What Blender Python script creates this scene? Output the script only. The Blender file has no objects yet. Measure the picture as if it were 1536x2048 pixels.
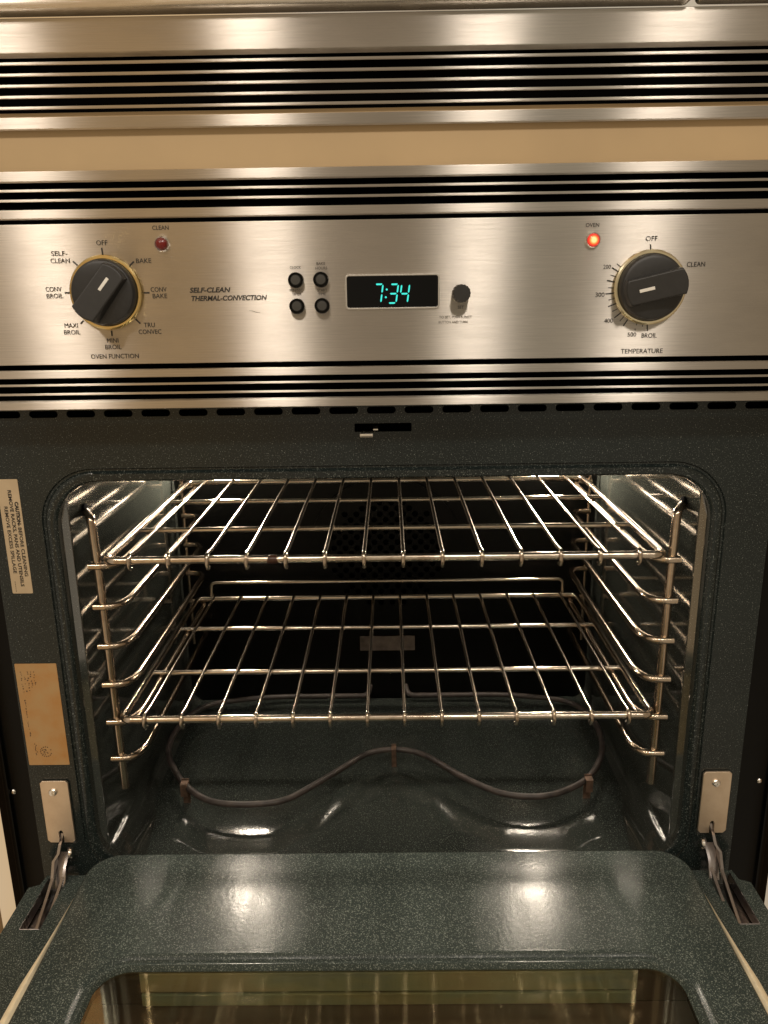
import bpy, bmesh, math, random
from mathutils import Vector, Matrix
random.seed(7)
scene = bpy.context.scene
COL = scene.collection
R = math.radians

# ------------------------------------------------------------------ camera, world, lamps, exposure
CAM_POS = Vector((0.0085, -0.75, 0.0))
FPX = 1575.3                       # focal length in pixels of the 1536 x 2048 photograph
CAM_R = Vector((0.9999, 0.0053, -0.0140))
CAM_D = Vector((-0.0121, -0.2634, -0.9646))
CAM_F = Vector((-0.0088, 0.9647, -0.2633))
cam_data = bpy.data.cameras.new('camera')
cam = bpy.data.objects.new('camera', cam_data)
COL.objects.link(cam)
cam_data.sensor_fit = 'AUTO'
cam_data.sensor_width = 36.0
cam_data.lens = 36.0 * FPX / 2048.0
cam_data.clip_start = 0.02
cam_data.clip_end = 100.0
M = Matrix(((CAM_R.x, -CAM_D.x, -CAM_F.x, CAM_POS.x),
            (CAM_R.y, -CAM_D.y, -CAM_F.y, CAM_POS.y),
            (CAM_R.z, -CAM_D.z, -CAM_F.z, CAM_POS.z),
            (0, 0, 0, 1)))
cam.matrix_world = M
scene.camera = cam

world = bpy.data.worlds.new('World')
scene.world = world
world.use_nodes = True
wn = world.node_tree
wn.nodes.clear()
w_out = wn.nodes.new('ShaderNodeOutputWorld')
w_bg = wn.nodes.new('ShaderNodeBackground')
# a warm dim kitchen: soft upright colour bands shaped for the steel to reflect
w_tc = wn.nodes.new('ShaderNodeTexCoord')
w_sep = wn.nodes.new('ShaderNodeSeparateXYZ')
w_noise = wn.nodes.new('ShaderNodeTexNoise')
w_noise.inputs['Scale'].default_value = 3.0
w_noise.inputs['Detail'].default_value = 2.0
w_add = wn.nodes.new('ShaderNodeMath')
w_add.operation = 'MULTIPLY_ADD'
w_add.inputs[1].default_value = 0.10
w_half = wn.nodes.new('ShaderNodeMath')
w_half.operation = 'MULTIPLY_ADD'
w_half.inputs[1].default_value = 0.5
w_half.inputs[2].default_value = 0.45
w_ramp = wn.nodes.new('ShaderNodeValToRGB')
stops = [(0.0, (0.30, 0.22, 0.14)), (0.26, (0.52, 0.44, 0.34)), (0.31, (0.47, 0.32, 0.17)), (0.40, (0.47, 0.32, 0.17)), (0.45, (0.42, 0.34, 0.25)),
         (0.52, (0.31, 0.245, 0.17)), (0.58, (0.38, 0.33, 0.25)), (0.66, (0.42, 0.35, 0.26)), (0.73, (0.26, 0.20, 0.13)), (1.0, (0.28, 0.21, 0.14))]
while len(w_ramp.color_ramp.elements) < len(stops):
    w_ramp.color_ramp.elements.new(0.5)
for e, (p, c) in zip(w_ramp.color_ramp.elements, stops):
    e.position = p
    e.color = (*c, 1)
wn.links.new(w_tc.outputs['Generated'], w_sep.inputs[0])
wn.links.new(w_tc.outputs['Generated'], w_noise.inputs['Vector'])
wn.links.new(w_sep.outputs['X'], w_half.inputs[0])
wn.links.new(w_noise.outputs['Fac'], w_add.inputs[0])
wn.links.new(w_half.outputs[0], w_add.inputs[2])
wn.links.new(w_add.outputs[0], w_ramp.inputs['Fac'])
wn.links.new(w_ramp.outputs['Color'], w_bg.inputs['Color'])
w_bg.inputs['Strength'].default_value = 1.05
wn.links.new(w_bg.outputs['Background'], w_out.inputs['Surface'])

def ceiling_lamp(x, y, z, watts, size=0.20, colour=(1.0, 0.90, 0.79)):
    d = bpy.data.lights.new('ceiling_lamp', 'AREA')
    d.shape = 'DISK'
    d.size = size
    d.energy = watts
    d.color = colour
    o = bpy.data.objects.new('ceiling_lamp', d)
    COL.objects.link(o)
    o.location = (x, y, z)
    aim = Vector((0, 0.0, -0.25)) - Vector((x, y, z))
    o.rotation_euler = aim.to_track_quat('-Z', 'Y').to_euler()
    return o
ceiling_lamp(-1.06, -1.40, 1.25, 5.2)
ceiling_lamp(-0.365, -1.40, 1.25, 5.0)
ceiling_lamp(0.285, -1.40, 1.25, 4.6)
ceiling_lamp(0.80, -1.40, 1.25, 4.4)

scene.view_settings.view_transform = 'Standard'
scene.view_settings.look = 'None'
scene.view_settings.exposure = 0.22
scene.view_settings.gamma = 1.0
scene.view_settings.use_curve_mapping = False
scene.render.engine = 'CYCLES'
scene.cycles.max_bounces = 10
scene.cycles.glossy_bounces = 8
scene.cycles.sample_clamp_indirect = 6.0
scene.cycles.use_denoising = True

# ------------------------------------------------------------------ helpers
def at(u, v, y=0.0):
    """point on the upright plane at depth y that the survey of the photograph gives for u, v"""
    d = CAM_F + CAM_R * ((u - 768.0) / FPX) + CAM_D * ((v - 1024.0) / FPX)
    return CAM_POS + d * ((y - CAM_POS.y) / d.y)

def empty(name, loc, label, cat, group=None):
    o = bpy.data.objects.new(name, None)
    COL.objects.link(o)
    o.location = loc
    o.empty_display_size = 0.05
    o['label'] = label
    o['category'] = cat
    if group:
        o['group'] = group
    return o

def world_loc(o):
    p = Vector((0, 0, 0))
    while o is not None:
        p += o.location
        o = o.parent
    return p

def obj(name, me, mats, parent, smooth=30, label=None):
    """links a mesh (world coordinates) as one object under its parent"""
    if isinstance(me, bmesh.types.BMesh):
        m2 = bpy.data.meshes.new(name)
        me.to_mesh(m2)
        me.free()
        me = m2
    me.name = name
    if parent is not None:
        me.transform(Matrix.Translation(-world_loc(parent)))
    if not isinstance(mats, (list, tuple)):
        mats = [mats]
    me.materials.clear()
    for m in mats:
        me.materials.append(m)
    if smooth:
        for p in me.polygons:
            p.use_smooth = True
        me.set_sharp_from_angle(angle=R(smooth))
    o = bpy.data.objects.new(name, me)
    COL.objects.link(o)
    o.parent = parent
    if smooth:
        wm = o.modifiers.new('weighted_normals', 'WEIGHTED_NORMAL')
        wm.keep_sharp = True
        wm.weight = 90
    if label:
        o['label'] = label
    return o

def dup(o, dx=0, dy=0, dz=0, parent=None):
    c = o.copy()
    COL.objects.link(c)
    c.parent = parent if parent is not None else o.parent
    c.location = Vector(o.location) + Vector((dx, dy, dz))
    for ch in list(o.children):
        g = ch.copy()
        COL.objects.link(g)
        g.parent = c
        for sub in list(ch.children):
            h = sub.copy()
            COL.objects.link(h)
            h.parent = g
    return c

def add_box(bm, x0, x1, y0, y1, z0, z1, bev=0.0, seg=2, mi=0):
    t = bmesh.new()
    bmesh.ops.create_cube(t, size=1.0)
    for v in t.verts:
        v.co = Vector(((x0 + x1) / 2 + v.co.x * (x1 - x0), (y0 + y1) / 2 + v.co.y * (y1 - y0), (z0 + z1) / 2 + v.co.z * (z1 - z0)))
    if bev > 0:
        bmesh.ops.bevel(t, geom=t.edges[:], offset=bev, segments=seg, affect='EDGES', profile=0.5)
    merge(bm, t, mi)

def merge(bm, t, mi=0):
    for f in t.faces:
        f.material_index = mi
    me = bpy.data.meshes.new('tmp')
    t.to_mesh(me)
    t.free()
    bm.from_mesh(me)
    bpy.data.meshes.remove(me)

def box(x0, x1, y0, y1, z0, z1, bev=0.0, seg=2):
    bm = bmesh.new()
    add_box(bm, x0, x1, y0, y1, z0, z1, bev, seg)
    return bm

def fillet(pts, r, n=6):
    """round the corners of a polyline"""
    pts = [Vector(p) for p in pts]
    out = [pts[0]]
    for i in range(1, len(pts) - 1):
        a, b, c = pts[i - 1], pts[i], pts[i + 1]
        u, w = (a - b), (c - b)
        rr = r[i] if isinstance(r, (list, tuple)) else r
        d = min(rr, u.length * 0.49, w.length * 0.49)
        if d < 1e-6:
            out.append(b)
            continue
        p, q = b + u.normalized() * d, b + w.normalized() * d
        for k in range(n + 1):
            t = k / n
            out.append(p * (1 - t) ** 2 + b * 2 * t * (1 - t) + q * t * t)
    out.append(pts[-1])
    return out

def add_tube(bm, pts, r, n=12, cyclic=False, cap=True):
    pts = [Vector(p) for p in pts]
    N = len(pts)
    rings = []
    ref = None
    for i, p in enumerate(pts):
        if cyclic:
            t = (pts[(i + 1) % N] - pts[i - 1])
        elif i == 0:
            t = pts[1] - pts[0]
        elif i == N - 1:
            t = pts[-1] - pts[-2]
        else:
            t = (pts[i + 1] - p).normalized() + (p - pts[i - 1]).normalized()
        t.normalize()
        if ref is None:
            ref = Vector((0, 0, 1)) if abs(t.z) < 0.9 else Vector((1, 0, 0))
        a = (ref - t * ref.dot(t))
        a.normalize()
        b = t.cross(a)
        ref = a
        rad = r(i / (N - 1)) if callable(r) else r
        rings.append([bm.verts.new(p + (a * math.cos(2 * math.pi * k / n) + b * math.sin(2 * math.pi * k / n)) * rad) for k in range(n)])
    m = N if cyclic else N - 1
    for i in range(m):
        A, B = rings[i], rings[(i + 1) % N]
        for k in range(n):
            bm.faces.new((A[k], A[(k + 1) % n], B[(k + 1) % n], B[k]))
    if cap and not cyclic:
        bm.faces.new(rings[0][::-1])
        bm.faces.new(rings[-1])

def tube(pts, r, n=12, cyclic=False):
    bm = bmesh.new()
    add_tube(bm, pts, r, n, cyclic)
    bmesh.ops.recalc_face_normals(bm, faces=bm.faces[:])
    return bm

def add_lathe(bm, prof, cx, cz, n=40, y0=0.0, cap_end=True, mi=0):
    """profile of (radius, height) turned about the -y axis: height h stands at y = y0 - h"""
    t = bmesh.new()
    rings = []
    for r, h in prof:
        rings.append([t.verts.new((cx + r * math.cos(2 * math.pi * k / n), y0 - h, cz + r * math.sin(2 * math.pi * k / n))) for k in range(n)])
    for i in range(len(rings) - 1):
        A, B = rings[i], rings[i + 1]
        for k in range(n):
            t.faces.new((A[k], A[(k + 1) % n], B[(k + 1) % n], B[k]))
    if cap_end:
        t.faces.new(rings[-1])
    bmesh.ops.recalc_face_normals(t, faces=t.faces[:])
    merge(bm, t, mi)

def lathe(prof, cx, cz, n=40, y0=0.0, cap_end=True):
    bm = bmesh.new()
    add_lathe(bm, prof, cx, cz, n, y0, cap_end)
    return bm

def rrect(x0, x1, z0, z1, r, n=10):
    """rounded rectangle outline, counter-clockwise in (a, b); r is one radius or four (br, tr, tl, bl)"""
    rs = r if isinstance(r, (list, tuple)) else (r,) * 4
    out = []
    for (cx, cz, a0, rr) in ((x1 - rs[0], z0 + rs[0], -90, rs[0]), (x1 - rs[1], z1 - rs[1], 0, rs[1]),
                             (x0 + rs[2], z1 - rs[2], 90, rs[2]), (x0 + rs[3], z0 + rs[3], 180, rs[3])):
        for k in range(n + 1):
            a = R(a0 + 90.0 * k / n)
            out.append((cx + rr * math.cos(a), cz + rr * math.sin(a)))
    return out

def fill2d(loops, th, bevel=0.0):
    """flat plate with holes: first loop is the outline. Mesh lies in xy with thickness along z, centred on 0"""
    cu = bpy.data.curves.new('plate', 'CURVE')
    cu.dimensions = '2D'
    cu.fill_mode = 'BOTH'
    cu.extrude = max(th / 2 - bevel, 0)
    cu.bevel_depth = bevel
    cu.bevel_resolution = 2
    for lp in loops:
        s = cu.splines.new('POLY')
        s.points.add(len(lp) - 1)
        for p, q in zip(s.points, lp):
            p.co = (q[0], q[1], 0, 1)
        s.use_cyclic_u = True
    o = bpy.data.objects.new('plate', cu)
    COL.objects.link(o)
    dg = bpy.context.evaluated_depsgraph_get()
    dg.update()
    me = bpy.data.meshes.new_from_object(o.evaluated_get(dg))
    bpy.data.objects.remove(o)
    bpy.data.curves.remove(cu)
    return me

UPRIGHT = Matrix(((1, 0, 0, 0), (0, 0, -1, 0), (0, 1, 0, 0), (0, 0, 0, 1)))   # (x, y, z) -> (x, -z, y): faces -y
def upright(me, y):
    me.transform(Matrix.Translation((0, y, 0)) @ UPRIGHT)
    return me

def text_mesh(s, size, shear=0.0, th=0.0002, bold=0.0, align='CENTER', sx=1.0):
    cu = bpy.data.curves.new('text', 'FONT')
    cu.body = s
    cu.size = size
    cu.shear = shear
    cu.extrude = th / 2
    cu.offset = bold
    cu.align_x = align
    cu.align_y = 'CENTER'
    cu.resolution_u = 3
    o = bpy.data.objects.new('text', cu)
    COL.objects.link(o)
    dg = bpy.context.evaluated_depsgraph_get()
    dg.update()
    me = bpy.data.meshes.new_from_object(o.evaluated_get(dg))
    bpy.data.objects.remove(o)
    bpy.data.curves.remove(cu)
    me.transform(Matrix.Diagonal((sx, 1, 1, 1)))
    return me

def bm_add(bm, me):
    bm.from_mesh(me)
    bpy.data.meshes.remove(me)

def loft(rings, cap_last=False):
    bm = bmesh.new()
    vs = [[bm.verts.new(p) for p in rg] for rg in rings]
    n = len(vs[0])
    for A, B in zip(vs[:-1], vs[1:]):
        for k in range(n):
            bm.faces.new((A[k], A[(k + 1) % n], B[(k + 1) % n], B[k]))
    if cap_last:
        bm.faces.new(vs[-1])
    return bm

# ------------------------------------------------------------------ materials
def new_mat(name):
    m = bpy.data.materials.new(name)
    m.use_nodes = True
    nt = m.node_tree
    b = nt.nodes['Principled BSDF']
    return m, nt, b

def N(nt, kind, **kw):
    n = nt.nodes.new(kind)
    for k, v in kw.items():
        n.inputs[k].default_value = v
    return n

def coords(nt, scale=(1, 1, 1)):
    tc = nt.nodes.new('ShaderNodeTexCoord')
    mp = nt.nodes.new('ShaderNodeMapping')
    mp.inputs['Scale'].default_value = scale
    nt.links.new(tc.outputs['Object'], mp.inputs['Vector'])
    return mp.outputs['Vector']

def ramp(nt, fac, stops):
    r = nt.nodes.new('ShaderNodeValToRGB')
    el = r.color_ramp.elements
    while len(el) < len(stops):
        el.new(0.5)
    for e, (p, c) in zip(el, stops):
        e.position = p
        e.color = c if len(c) == 4 else (*c, 1)
    nt.links.new(fac, r.inputs['Fac'])
    return r.outputs['Color']

def brushed(name, colour, rough=0.38, aniso=0.835):
    """horizontally brushed steel: the gloss spreads upright, across the grain"""
    m = bpy.data.materials.new(name)
    m.use_nodes = True
    nt = m.node_tree
    nt.nodes.remove(nt.nodes['Principled BSDF'])
    b = nt.nodes.new('ShaderNodeBsdfAnisotropic')
    b.distribution = 'GGX'
    nt.links.new(b.outputs[0], nt.nodes['Material Output'].inputs['Surface'])
    tan = nt.nodes.new('ShaderNodeCombineXYZ')
    tan.inputs[0].default_value = 1.0
    nt.links.new(tan.outputs[0], b.inputs['Tangent'])
    b.inputs['Anisotropy'].default_value = aniso
    fine = N(nt, 'ShaderNodeTexNoise', Scale=1.0, Detail=3.0, Roughness=0.65)
    nt.links.new(coords(nt, (26, 26, 950)), fine.inputs['Vector'])
    cloud = N(nt, 'ShaderNodeTexNoise', Scale=1.0, Detail=5.0, Roughness=0.6)
    nt.links.new(coords(nt, (11, 11, 26)), cloud.inputs['Vector'])
    c1 = ramp(nt, fine.outputs['Fac'], ((0.28, tuple(c * 0.84 for c in colour)), (0.72, tuple(min(1, c * 1.08) for c in colour))))
    nt.links.new(c1, b.inputs['Color'])
    rr = nt.nodes.new('ShaderNodeMapRange')
    rr.inputs['From Min'].default_value = 0.3
    rr.inputs['From Max'].default_value = 0.7
    rr.inputs['To Min'].default_value = rough * 0.80
    rr.inputs['To Max'].default_value = rough * 1.16
    avg = nt.nodes.new('ShaderNodeMath')
    avg.operation = 'MULTIPLY_ADD'
    avg.inputs[1].default_value = 0.65
    nt.links.new(fine.outputs['Fac'], avg.inputs[0])
    part = nt.nodes.new('ShaderNodeMath')
    part.operation = 'MULTIPLY'
    part.inputs[1].default_value = 0.35
    nt.links.new(cloud.outputs['Fac'], part.inputs[0])
    nt.links.new(part.outputs[0], avg.inputs[2])
    nt.links.new(avg.outputs[0], rr.inputs['Value'])
    nt.links.new(rr.outputs['Result'], b.inputs['Roughness'])
    return m

def enamel(name, base=(0.017, 0.0225, 0.0205), fleck=(0.34, 0.36, 0.31), rough=0.17, dens=0.60, ior=1.5, peel_strength=0.16):
    m, nt, b = new_mat(name)
    co = coords(nt)
    f1 = N(nt, 'ShaderNodeTexNoise', Scale=800.0, Detail=2.0, Roughness=0.6)
    nt.links.new(co, f1.inputs['Vector'])
    v1 = N(nt, 'ShaderNodeTexVoronoi', Scale=420.0)
    nt.links.new(co, v1.inputs['Vector'])
    big = N(nt, 'ShaderNodeTexNoise', Scale=7.0, Detail=3.0)
    nt.links.new(co, big.inputs['Vector'])
    fl = ramp(nt, f1.outputs['Fac'], ((dens, (0, 0, 0)), (dens + 0.14, (1, 1, 1))))
    bright = ramp(nt, v1.outputs['Distance'], ((0.06, (1, 1, 1)), (0.17, (0, 0, 0))))
    # only some of the cells carry a bright fleck
    pick = nt.nodes.new('ShaderNodeSeparateColor')
    nt.links.new(v1.outputs['Color'], pick.inputs['Color'])
    gate = nt.nodes.new('ShaderNodeMath')
    gate.operation = 'GREATER_THAN'
    gate.inputs[1].default_value = 0.86
    nt.links.new(pick.outputs[0], gate.inputs[0])
    mul = nt.nodes.new('ShaderNodeMath')
    mul.operation = 'MULTIPLY'
    nt.links.new(bright, mul.inputs[0])
    nt.links.new(gate.outputs[0], mul.inputs[1])
    basec = ramp(nt, big.outputs['Fac'], ((0.3, tuple(c * 0.85 for c in base)), (0.7, tuple(c * 1.2 for c in base))))
    mx = nt.nodes.new('ShaderNodeMix')
    mx.data_type = 'RGBA'
    nt.links.new(fl, mx.inputs['Factor'])
    nt.links.new(basec, mx.inputs[6])
    mx.inputs[7].default_value = (fleck[0] * 0.55, fleck[1] * 0.55, fleck[2] * 0.55, 1)
    mx2 = nt.nodes.new('ShaderNodeMix')
    mx2.data_type = 'RGBA'
    nt.links.new(mul.outputs[0], mx2.inputs['Factor'])
    nt.links.new(mx.outputs[2], mx2.inputs[6])
    mx2.inputs[7].default_value = (*fleck, 1)
    nt.links.new(mx2.outputs[2], b.inputs['Base Color'])
    wear = N(nt, 'ShaderNodeTexNoise', Scale=16.0, Detail=7.0, Roughness=0.65, Distortion=0.6)
    nt.links.new(co, wear.inputs['Vector'])
    rg = nt.nodes.new('ShaderNodeMapRange')
    rg.inputs['From Min'].default_value = 0.32
    rg.inputs['From Max'].default_value = 0.72
    rg.inputs['To Min'].default_value = rough * 0.85
    rg.inputs['To Max'].default_value = rough * 1.45
    nt.links.new(wear.outputs['Fac'], rg.inputs['Value'])
    nt.links.new(rg.outputs['Result'], b.inputs['Roughness'])
    b.inputs['IOR'].default_value = ior
    peel = N(nt, 'ShaderNodeTexNoise', Scale=230.0, Detail=2.0)
    nt.links.new(co, peel.inputs['Vector'])
    bp = N(nt, 'ShaderNodeBump', Strength=peel_strength, Distance=0.0006)
    nt.links.new(peel.outputs['Fac'], bp.inputs['Height'])
    nt.links.new(bp.outputs['Normal'], b.inputs['Normal'])
    return m

def plain(name, colour, rough=0.5, metal=0.0, ior=1.5, var=0.12, scale=60.0):
    m, nt, b = new_mat(name)
    nz = N(nt, 'ShaderNodeTexNoise', Scale=scale, Detail=4.0)
    nt.links.new(coords(nt), nz.inputs['Vector'])
    c = ramp(nt, nz.outputs['Fac'], ((0.3, tuple(k * (1 - var) for k in colour)), (0.7, tuple(min(1, k * (1 + var)) for k in colour))))
    nt.links.new(c, b.inputs['Base Color'])
    b.inputs['Roughness'].default_value = rough
    b.inputs['Metallic'].default_value = metal
    b.inputs['IOR'].default_value = ior
    return m

def rod_metal(name, light, dark, rough=0.24):
    m, nt, b = new_mat(name)
    nz = N(nt, 'ShaderNodeTexNoise', Scale=16.0, Detail=6.0, Roughness=0.7)
    nt.links.new(coords(nt), nz.inputs['Vector'])
    c = ramp(nt, nz.outputs['Fac'], ((0.28, dark), (0.55, light), (0.8, tuple(k * 0.9 for k in light))))
    nt.links.new(c, b.inputs['Base Color'])
    b.inputs['Metallic'].default_value = 1.0
    rr = nt.nodes.new('ShaderNodeMapRange')
    rr.inputs['To Min'].default_value = rough * 1.35
    rr.inputs['To Max'].default_value = rough * 0.7
    nt.links.new(nz.outputs['Fac'], rr.inputs['Value'])
    nt.links.new(rr.outputs['Result'], b.inputs['Roughness'])
    return m

def glow(name, colour, strength):
    m, nt, b = new_mat(name)
    b.inputs['Base Color'].default_value = (*colour, 1)
    b.inputs['Emission Color'].default_value = (*colour, 1)
    b.inputs['Emission Strength'].default_value = strength
    return m

STEEL = brushed('brushed_steel', (0.77, 0.715, 0.645))
STEEL_BAR = brushed('brushed_steel_bar', (0.77, 0.715, 0.645))
STEEL_DOOR = brushed('polished_steel', (0.70, 0.66, 0.60), 0.26, 0.6)
ENAMEL = enamel('speckled_enamel', (0.0100, 0.0150, 0.0145), (0.36, 0.40, 0.37), 0.15, 0.60, 1.45)
ENAMEL_CAV = enamel('cavity_enamel', (0.026, 0.029, 0.025), (0.30, 0.31, 0.27), 0.065, 0.62, 2.4, 0.015)
ENAMEL_SHADED = enamel('shaded_back_enamel', (0.0022, 0.0024, 0.0021), (0.03, 0.03, 0.025), 0.34, 0.66, 1.2)  # darkened enamel: shade at the rear of the cavity put into the colour
ENAMEL_FLOOR = enamel('floor_enamel', (0.022, 0.0265, 0.0235), (0.34, 0.36, 0.31), 0.12, 0.60, 1.6)
ENAMEL_DOOR = enamel('door_enamel', (0.038, 0.050, 0.0455), (0.44, 0.49, 0.44), 0.185, 0.545, 1.25, 0.18)
BLACK = plain('black_paint', (0.0025, 0.0025, 0.0023), 0.25, ior=1.25)
VOID = plain('recess_shade_black', (0.0014, 0.0013, 0.0012), 0.9)  # gloss-free black: shade inside vents and holes put into the colour
VOID.node_tree.nodes['Principled BSDF'].inputs['Specular IOR Level'].default_value = 0.02
KNOB = plain('black_knob_plastic', (0.020, 0.020, 0.020), 0.42, scale=200)
BUTTON = plain('grey_button_plastic', (0.045, 0.045, 0.042), 0.35)
BRASS = rod_metal('brass_ring', (0.78, 0.62, 0.30), (0.58, 0.42, 0.17), 0.2)
PALE_BRASS = rod_metal('pale_ring', (0.80, 0.72, 0.52), (0.66, 0.55, 0.32), 0.2)
CHROME = rod_metal('chrome', (0.84, 0.81, 0.76), (0.72, 0.68, 0.62), 0.24)
ROD = rod_metal('rack_wire', (0.63, 0.56, 0.47), (0.31, 0.23, 0.16), 0.17)
ROD_SUP = rod_metal('support_wire', (0.47, 0.39, 0.30), (0.25, 0.175, 0.12), 0.18)
ELEMENT = plain('element_sheath', (0.034, 0.026, 0.022), 0.5, var=0.55, scale=70)
RUST = plain('heat_stained_metal', (0.12, 0.075, 0.05), 0.55, metal=0.5, var=0.45, scale=120)
DULL = plain('dull_grey_metal', (0.15, 0.125, 0.11), 0.6, metal=0.4, var=0.4, scale=60)
HINGE = rod_metal('hinge_plate_steel', (0.84, 0.70, 0.55), (0.70, 0.56, 0.42), 0.42)
HINGE_ARM = rod_metal('hinge_arm_steel', (0.40, 0.37, 0.36), (0.16, 0.14, 0.14), 0.28)
INK = plain('black_ink', (0.018, 0.016, 0.014), 0.6)
INK_FAINT = plain('worn_ink', (0.16, 0.135, 0.105), 0.6)
WHITE = plain('white_mark', (0.78, 0.76, 0.70), 0.5, var=0.05)
WOOD = plain('beige_cabinet_paint', (0.47, 0.34, 0.185), 0.45, var=0.07, scale=9)
WOOD_PALE = plain('pale_cabinet_stile', (0.62, 0.41, 0.20), 0.45, var=0.05, scale=9)  # stiles set paler than the rail
EDGE_REFLECTION = plain('pale_edge_reflection', (0.92, 0.81, 0.58), 0.35, var=0.08, scale=150)  # pale colour imitating a reflection along the door's inner panel
RED = plain('red_lens', (0.15, 0.008, 0.006), 0.22)
FRAME_METAL = plain('display_rim', (0.52, 0.50, 0.46), 0.35, metal=0.6, var=0.05)
CYAN = glow('cyan_segments', (0.03, 0.60, 0.55), 0.78)
LAMP = glow('oven_lamp_glass', (1.0, 0.86, 0.69), 410.0)

def lit_lens():
    m, nt, b = new_mat('lit_orange_lens')
    tc = nt.nodes.new('ShaderNodeTexCoord')
    ln = nt.nodes.new('ShaderNodeVectorMath')
    ln.operation = 'LENGTH'
    mp = nt.nodes.new('ShaderNodeMapping')
    mp.inputs['Location'].default_value = (-0.5, 0.0, -0.5)
    mp.inputs['Scale'].default_value = (1.0, 0.0, 1.0)
    nt.links.new(tc.outputs['Generated'], mp.inputs['Vector'])
    nt.links.new(mp.outputs['Vector'], ln.inputs[0])
    c = ramp(nt, ln.outputs['Value'], ((0.17, (1.0, 0.68, 0.25)), (0.30, (1.0, 0.24, 0.04)), (0.40, (0.75, 0.03, 0.012)), (0.5, (0.30, 0.008, 0.008))))
    nt.links.new(c, b.inputs['Emission Color'])
    b.inputs['Base Color'].default_value = (0.4, 0.03, 0.02, 1)
    b.inputs['Emission Strength'].default_value = 1.15
    b.inputs['Roughness'].default_value = 0.2
    return m
LIT = lit_lens()

def display_glass():
    m, nt, b = new_mat('black_display_glass')
    b.inputs['Base Color'].default_value = (0.002, 0.0025, 0.003, 1)
    b.inputs['IOR'].default_value = 1.3
    b.inputs['Roughness'].default_value = 0.07
    return m
DISPLAY = display_glass()

def window_glass():
    """tinted pane: clear to look through, mirror-like at a slant"""
    m = bpy.data.materials.new('coated_window_glass')
    m.use_nodes = True
    nt = m.node_tree
    nt.nodes.remove(nt.nodes['Principled BSDF'])
    tr = nt.nodes.new('ShaderNodeBsdfTransparent')
    tr.inputs['Color'].default_value = (0.88, 0.88, 0.80, 1)
    gl = nt.nodes.new('ShaderNodeBsdfGlossy')
    gl.inputs['Color'].default_value = (1.0, 0.95, 0.72, 1)
    gl.inputs['Roughness'].default_value = 0.05
    fr = nt.nodes.new('ShaderNodeFresnel')
    gm = nt.nodes.new('ShaderNodeNewGeometry')
    side = nt.nodes.new('ShaderNodeMapRange')          # same reflectance from both faces of the thin pane
    side.inputs['To Min'].default_value = 1.95
    side.inputs['To Max'].default_value = 1.0 / 1.95
    nt.links.new(gm.outputs['Backfacing'], side.inputs['Value'])
    nt.links.new(side.outputs['Result'], fr.inputs['IOR'])
    mx = nt.nodes.new('ShaderNodeMixShader')
    nt.links.new(fr.outputs[0], mx.inputs[0])
    nt.links.new(tr.outputs[0], mx.inputs[1])
    nt.links.new(gl.outputs[0], mx.inputs[2])
    nt.links.new(mx.outputs[0], nt.nodes['Material Output'].inputs['Surface'])
    return m
def spacer_mat(name, stops, seed):
    m, nt, b = new_mat(name)
    nz = N(nt, 'ShaderNodeTexNoise', Scale=5.5, Detail=4.0, Roughness=0.6)
    mp = nt.nodes.new('ShaderNodeMapping')
    tc = nt.nodes.new('ShaderNodeTexCoord')
    mp.inputs['Location'].default_value = (seed, 0, 0)
    mp.inputs['Scale'].default_value = (1.0, 3.0, 3.0)
    nt.links.new(tc.outputs['Object'], mp.inputs['Vector'])
    nt.links.new(mp.outputs['Vector'], nz.inputs['Vector'])
    nt.links.new(ramp(nt, nz.outputs['Fac'], stops), b.inputs['Base Color'])
    b.inputs['Roughness'].default_value = 0.4
    b.inputs['Metallic'].default_value = 0.35
    return m
OLIVE = spacer_mat('olive_spacer', ((0.30, (0.30, 0.34, 0.30)), (0.46, (0.44, 0.44, 0.27)), (0.58, (0.54, 0.46, 0.27)), (0.72, (0.45, 0.36, 0.22))), 0.3)
SLATE = spacer_mat('slate_spacer', ((0.30, (0.20, 0.26, 0.26)), (0.48, (0.34, 0.36, 0.23)), (0.60, (0.40, 0.36, 0.20)), (0.72, (0.26, 0.23, 0.15))), 1.7)
OUTER_GLASS = plain('outer_brown_glass', (0.085, 0.055, 0.042), 0.12, var=0.3, scale=12)
GLASS = window_glass()

def label_mat(name, c0, c1, stain=None):
    m, nt, b = new_mat(name)
    nz = N(nt, 'ShaderNodeTexNoise', Scale=45.0, Detail=5.0)
    nt.links.new(coords(nt), nz.inputs['Vector'])
    c = ramp(nt, nz.outputs['Fac'], ((0.3, c0), (0.7, c1)))
    if stain:
        tc = nt.nodes.new('ShaderNodeTexCoord')
        sp = nt.nodes.new('ShaderNodeSeparateXYZ')
        nt.links.new(tc.outputs['Generated'], sp.inputs[0])
        ad = nt.nodes.new('ShaderNodeMath')
        ad.operation = 'MULTIPLY_ADD'
        nt.links.new(nz.outputs['Fac'], ad.inputs[0])
        ad.inputs[1].default_value = 0.55
        nt.links.new(sp.outputs['X'], ad.inputs[2])
        f = ramp(nt, ad.outputs[0], ((0.55, (0, 0, 0)), (1.10, (1, 1, 1))))
        mx = nt.nodes.new('ShaderNodeMix')
        mx.data_type = 'RGBA'
        nt.links.new(f, mx.inputs['Factor'])
        nt.links.new(c, mx.inputs[6])
        mx.inputs[7].default_value = (*stain, 1)
        c = mx.outputs[2]
    nt.links.new(c, b.inputs['Base Color'])
    b.inputs['Roughness'].default_value = 0.38
    b.inputs['Metallic'].default_value = 0.25
    return m
LABEL = label_mat('foil_label', (0.52, 0.41, 0.27), (0.60, 0.48, 0.32))
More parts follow.
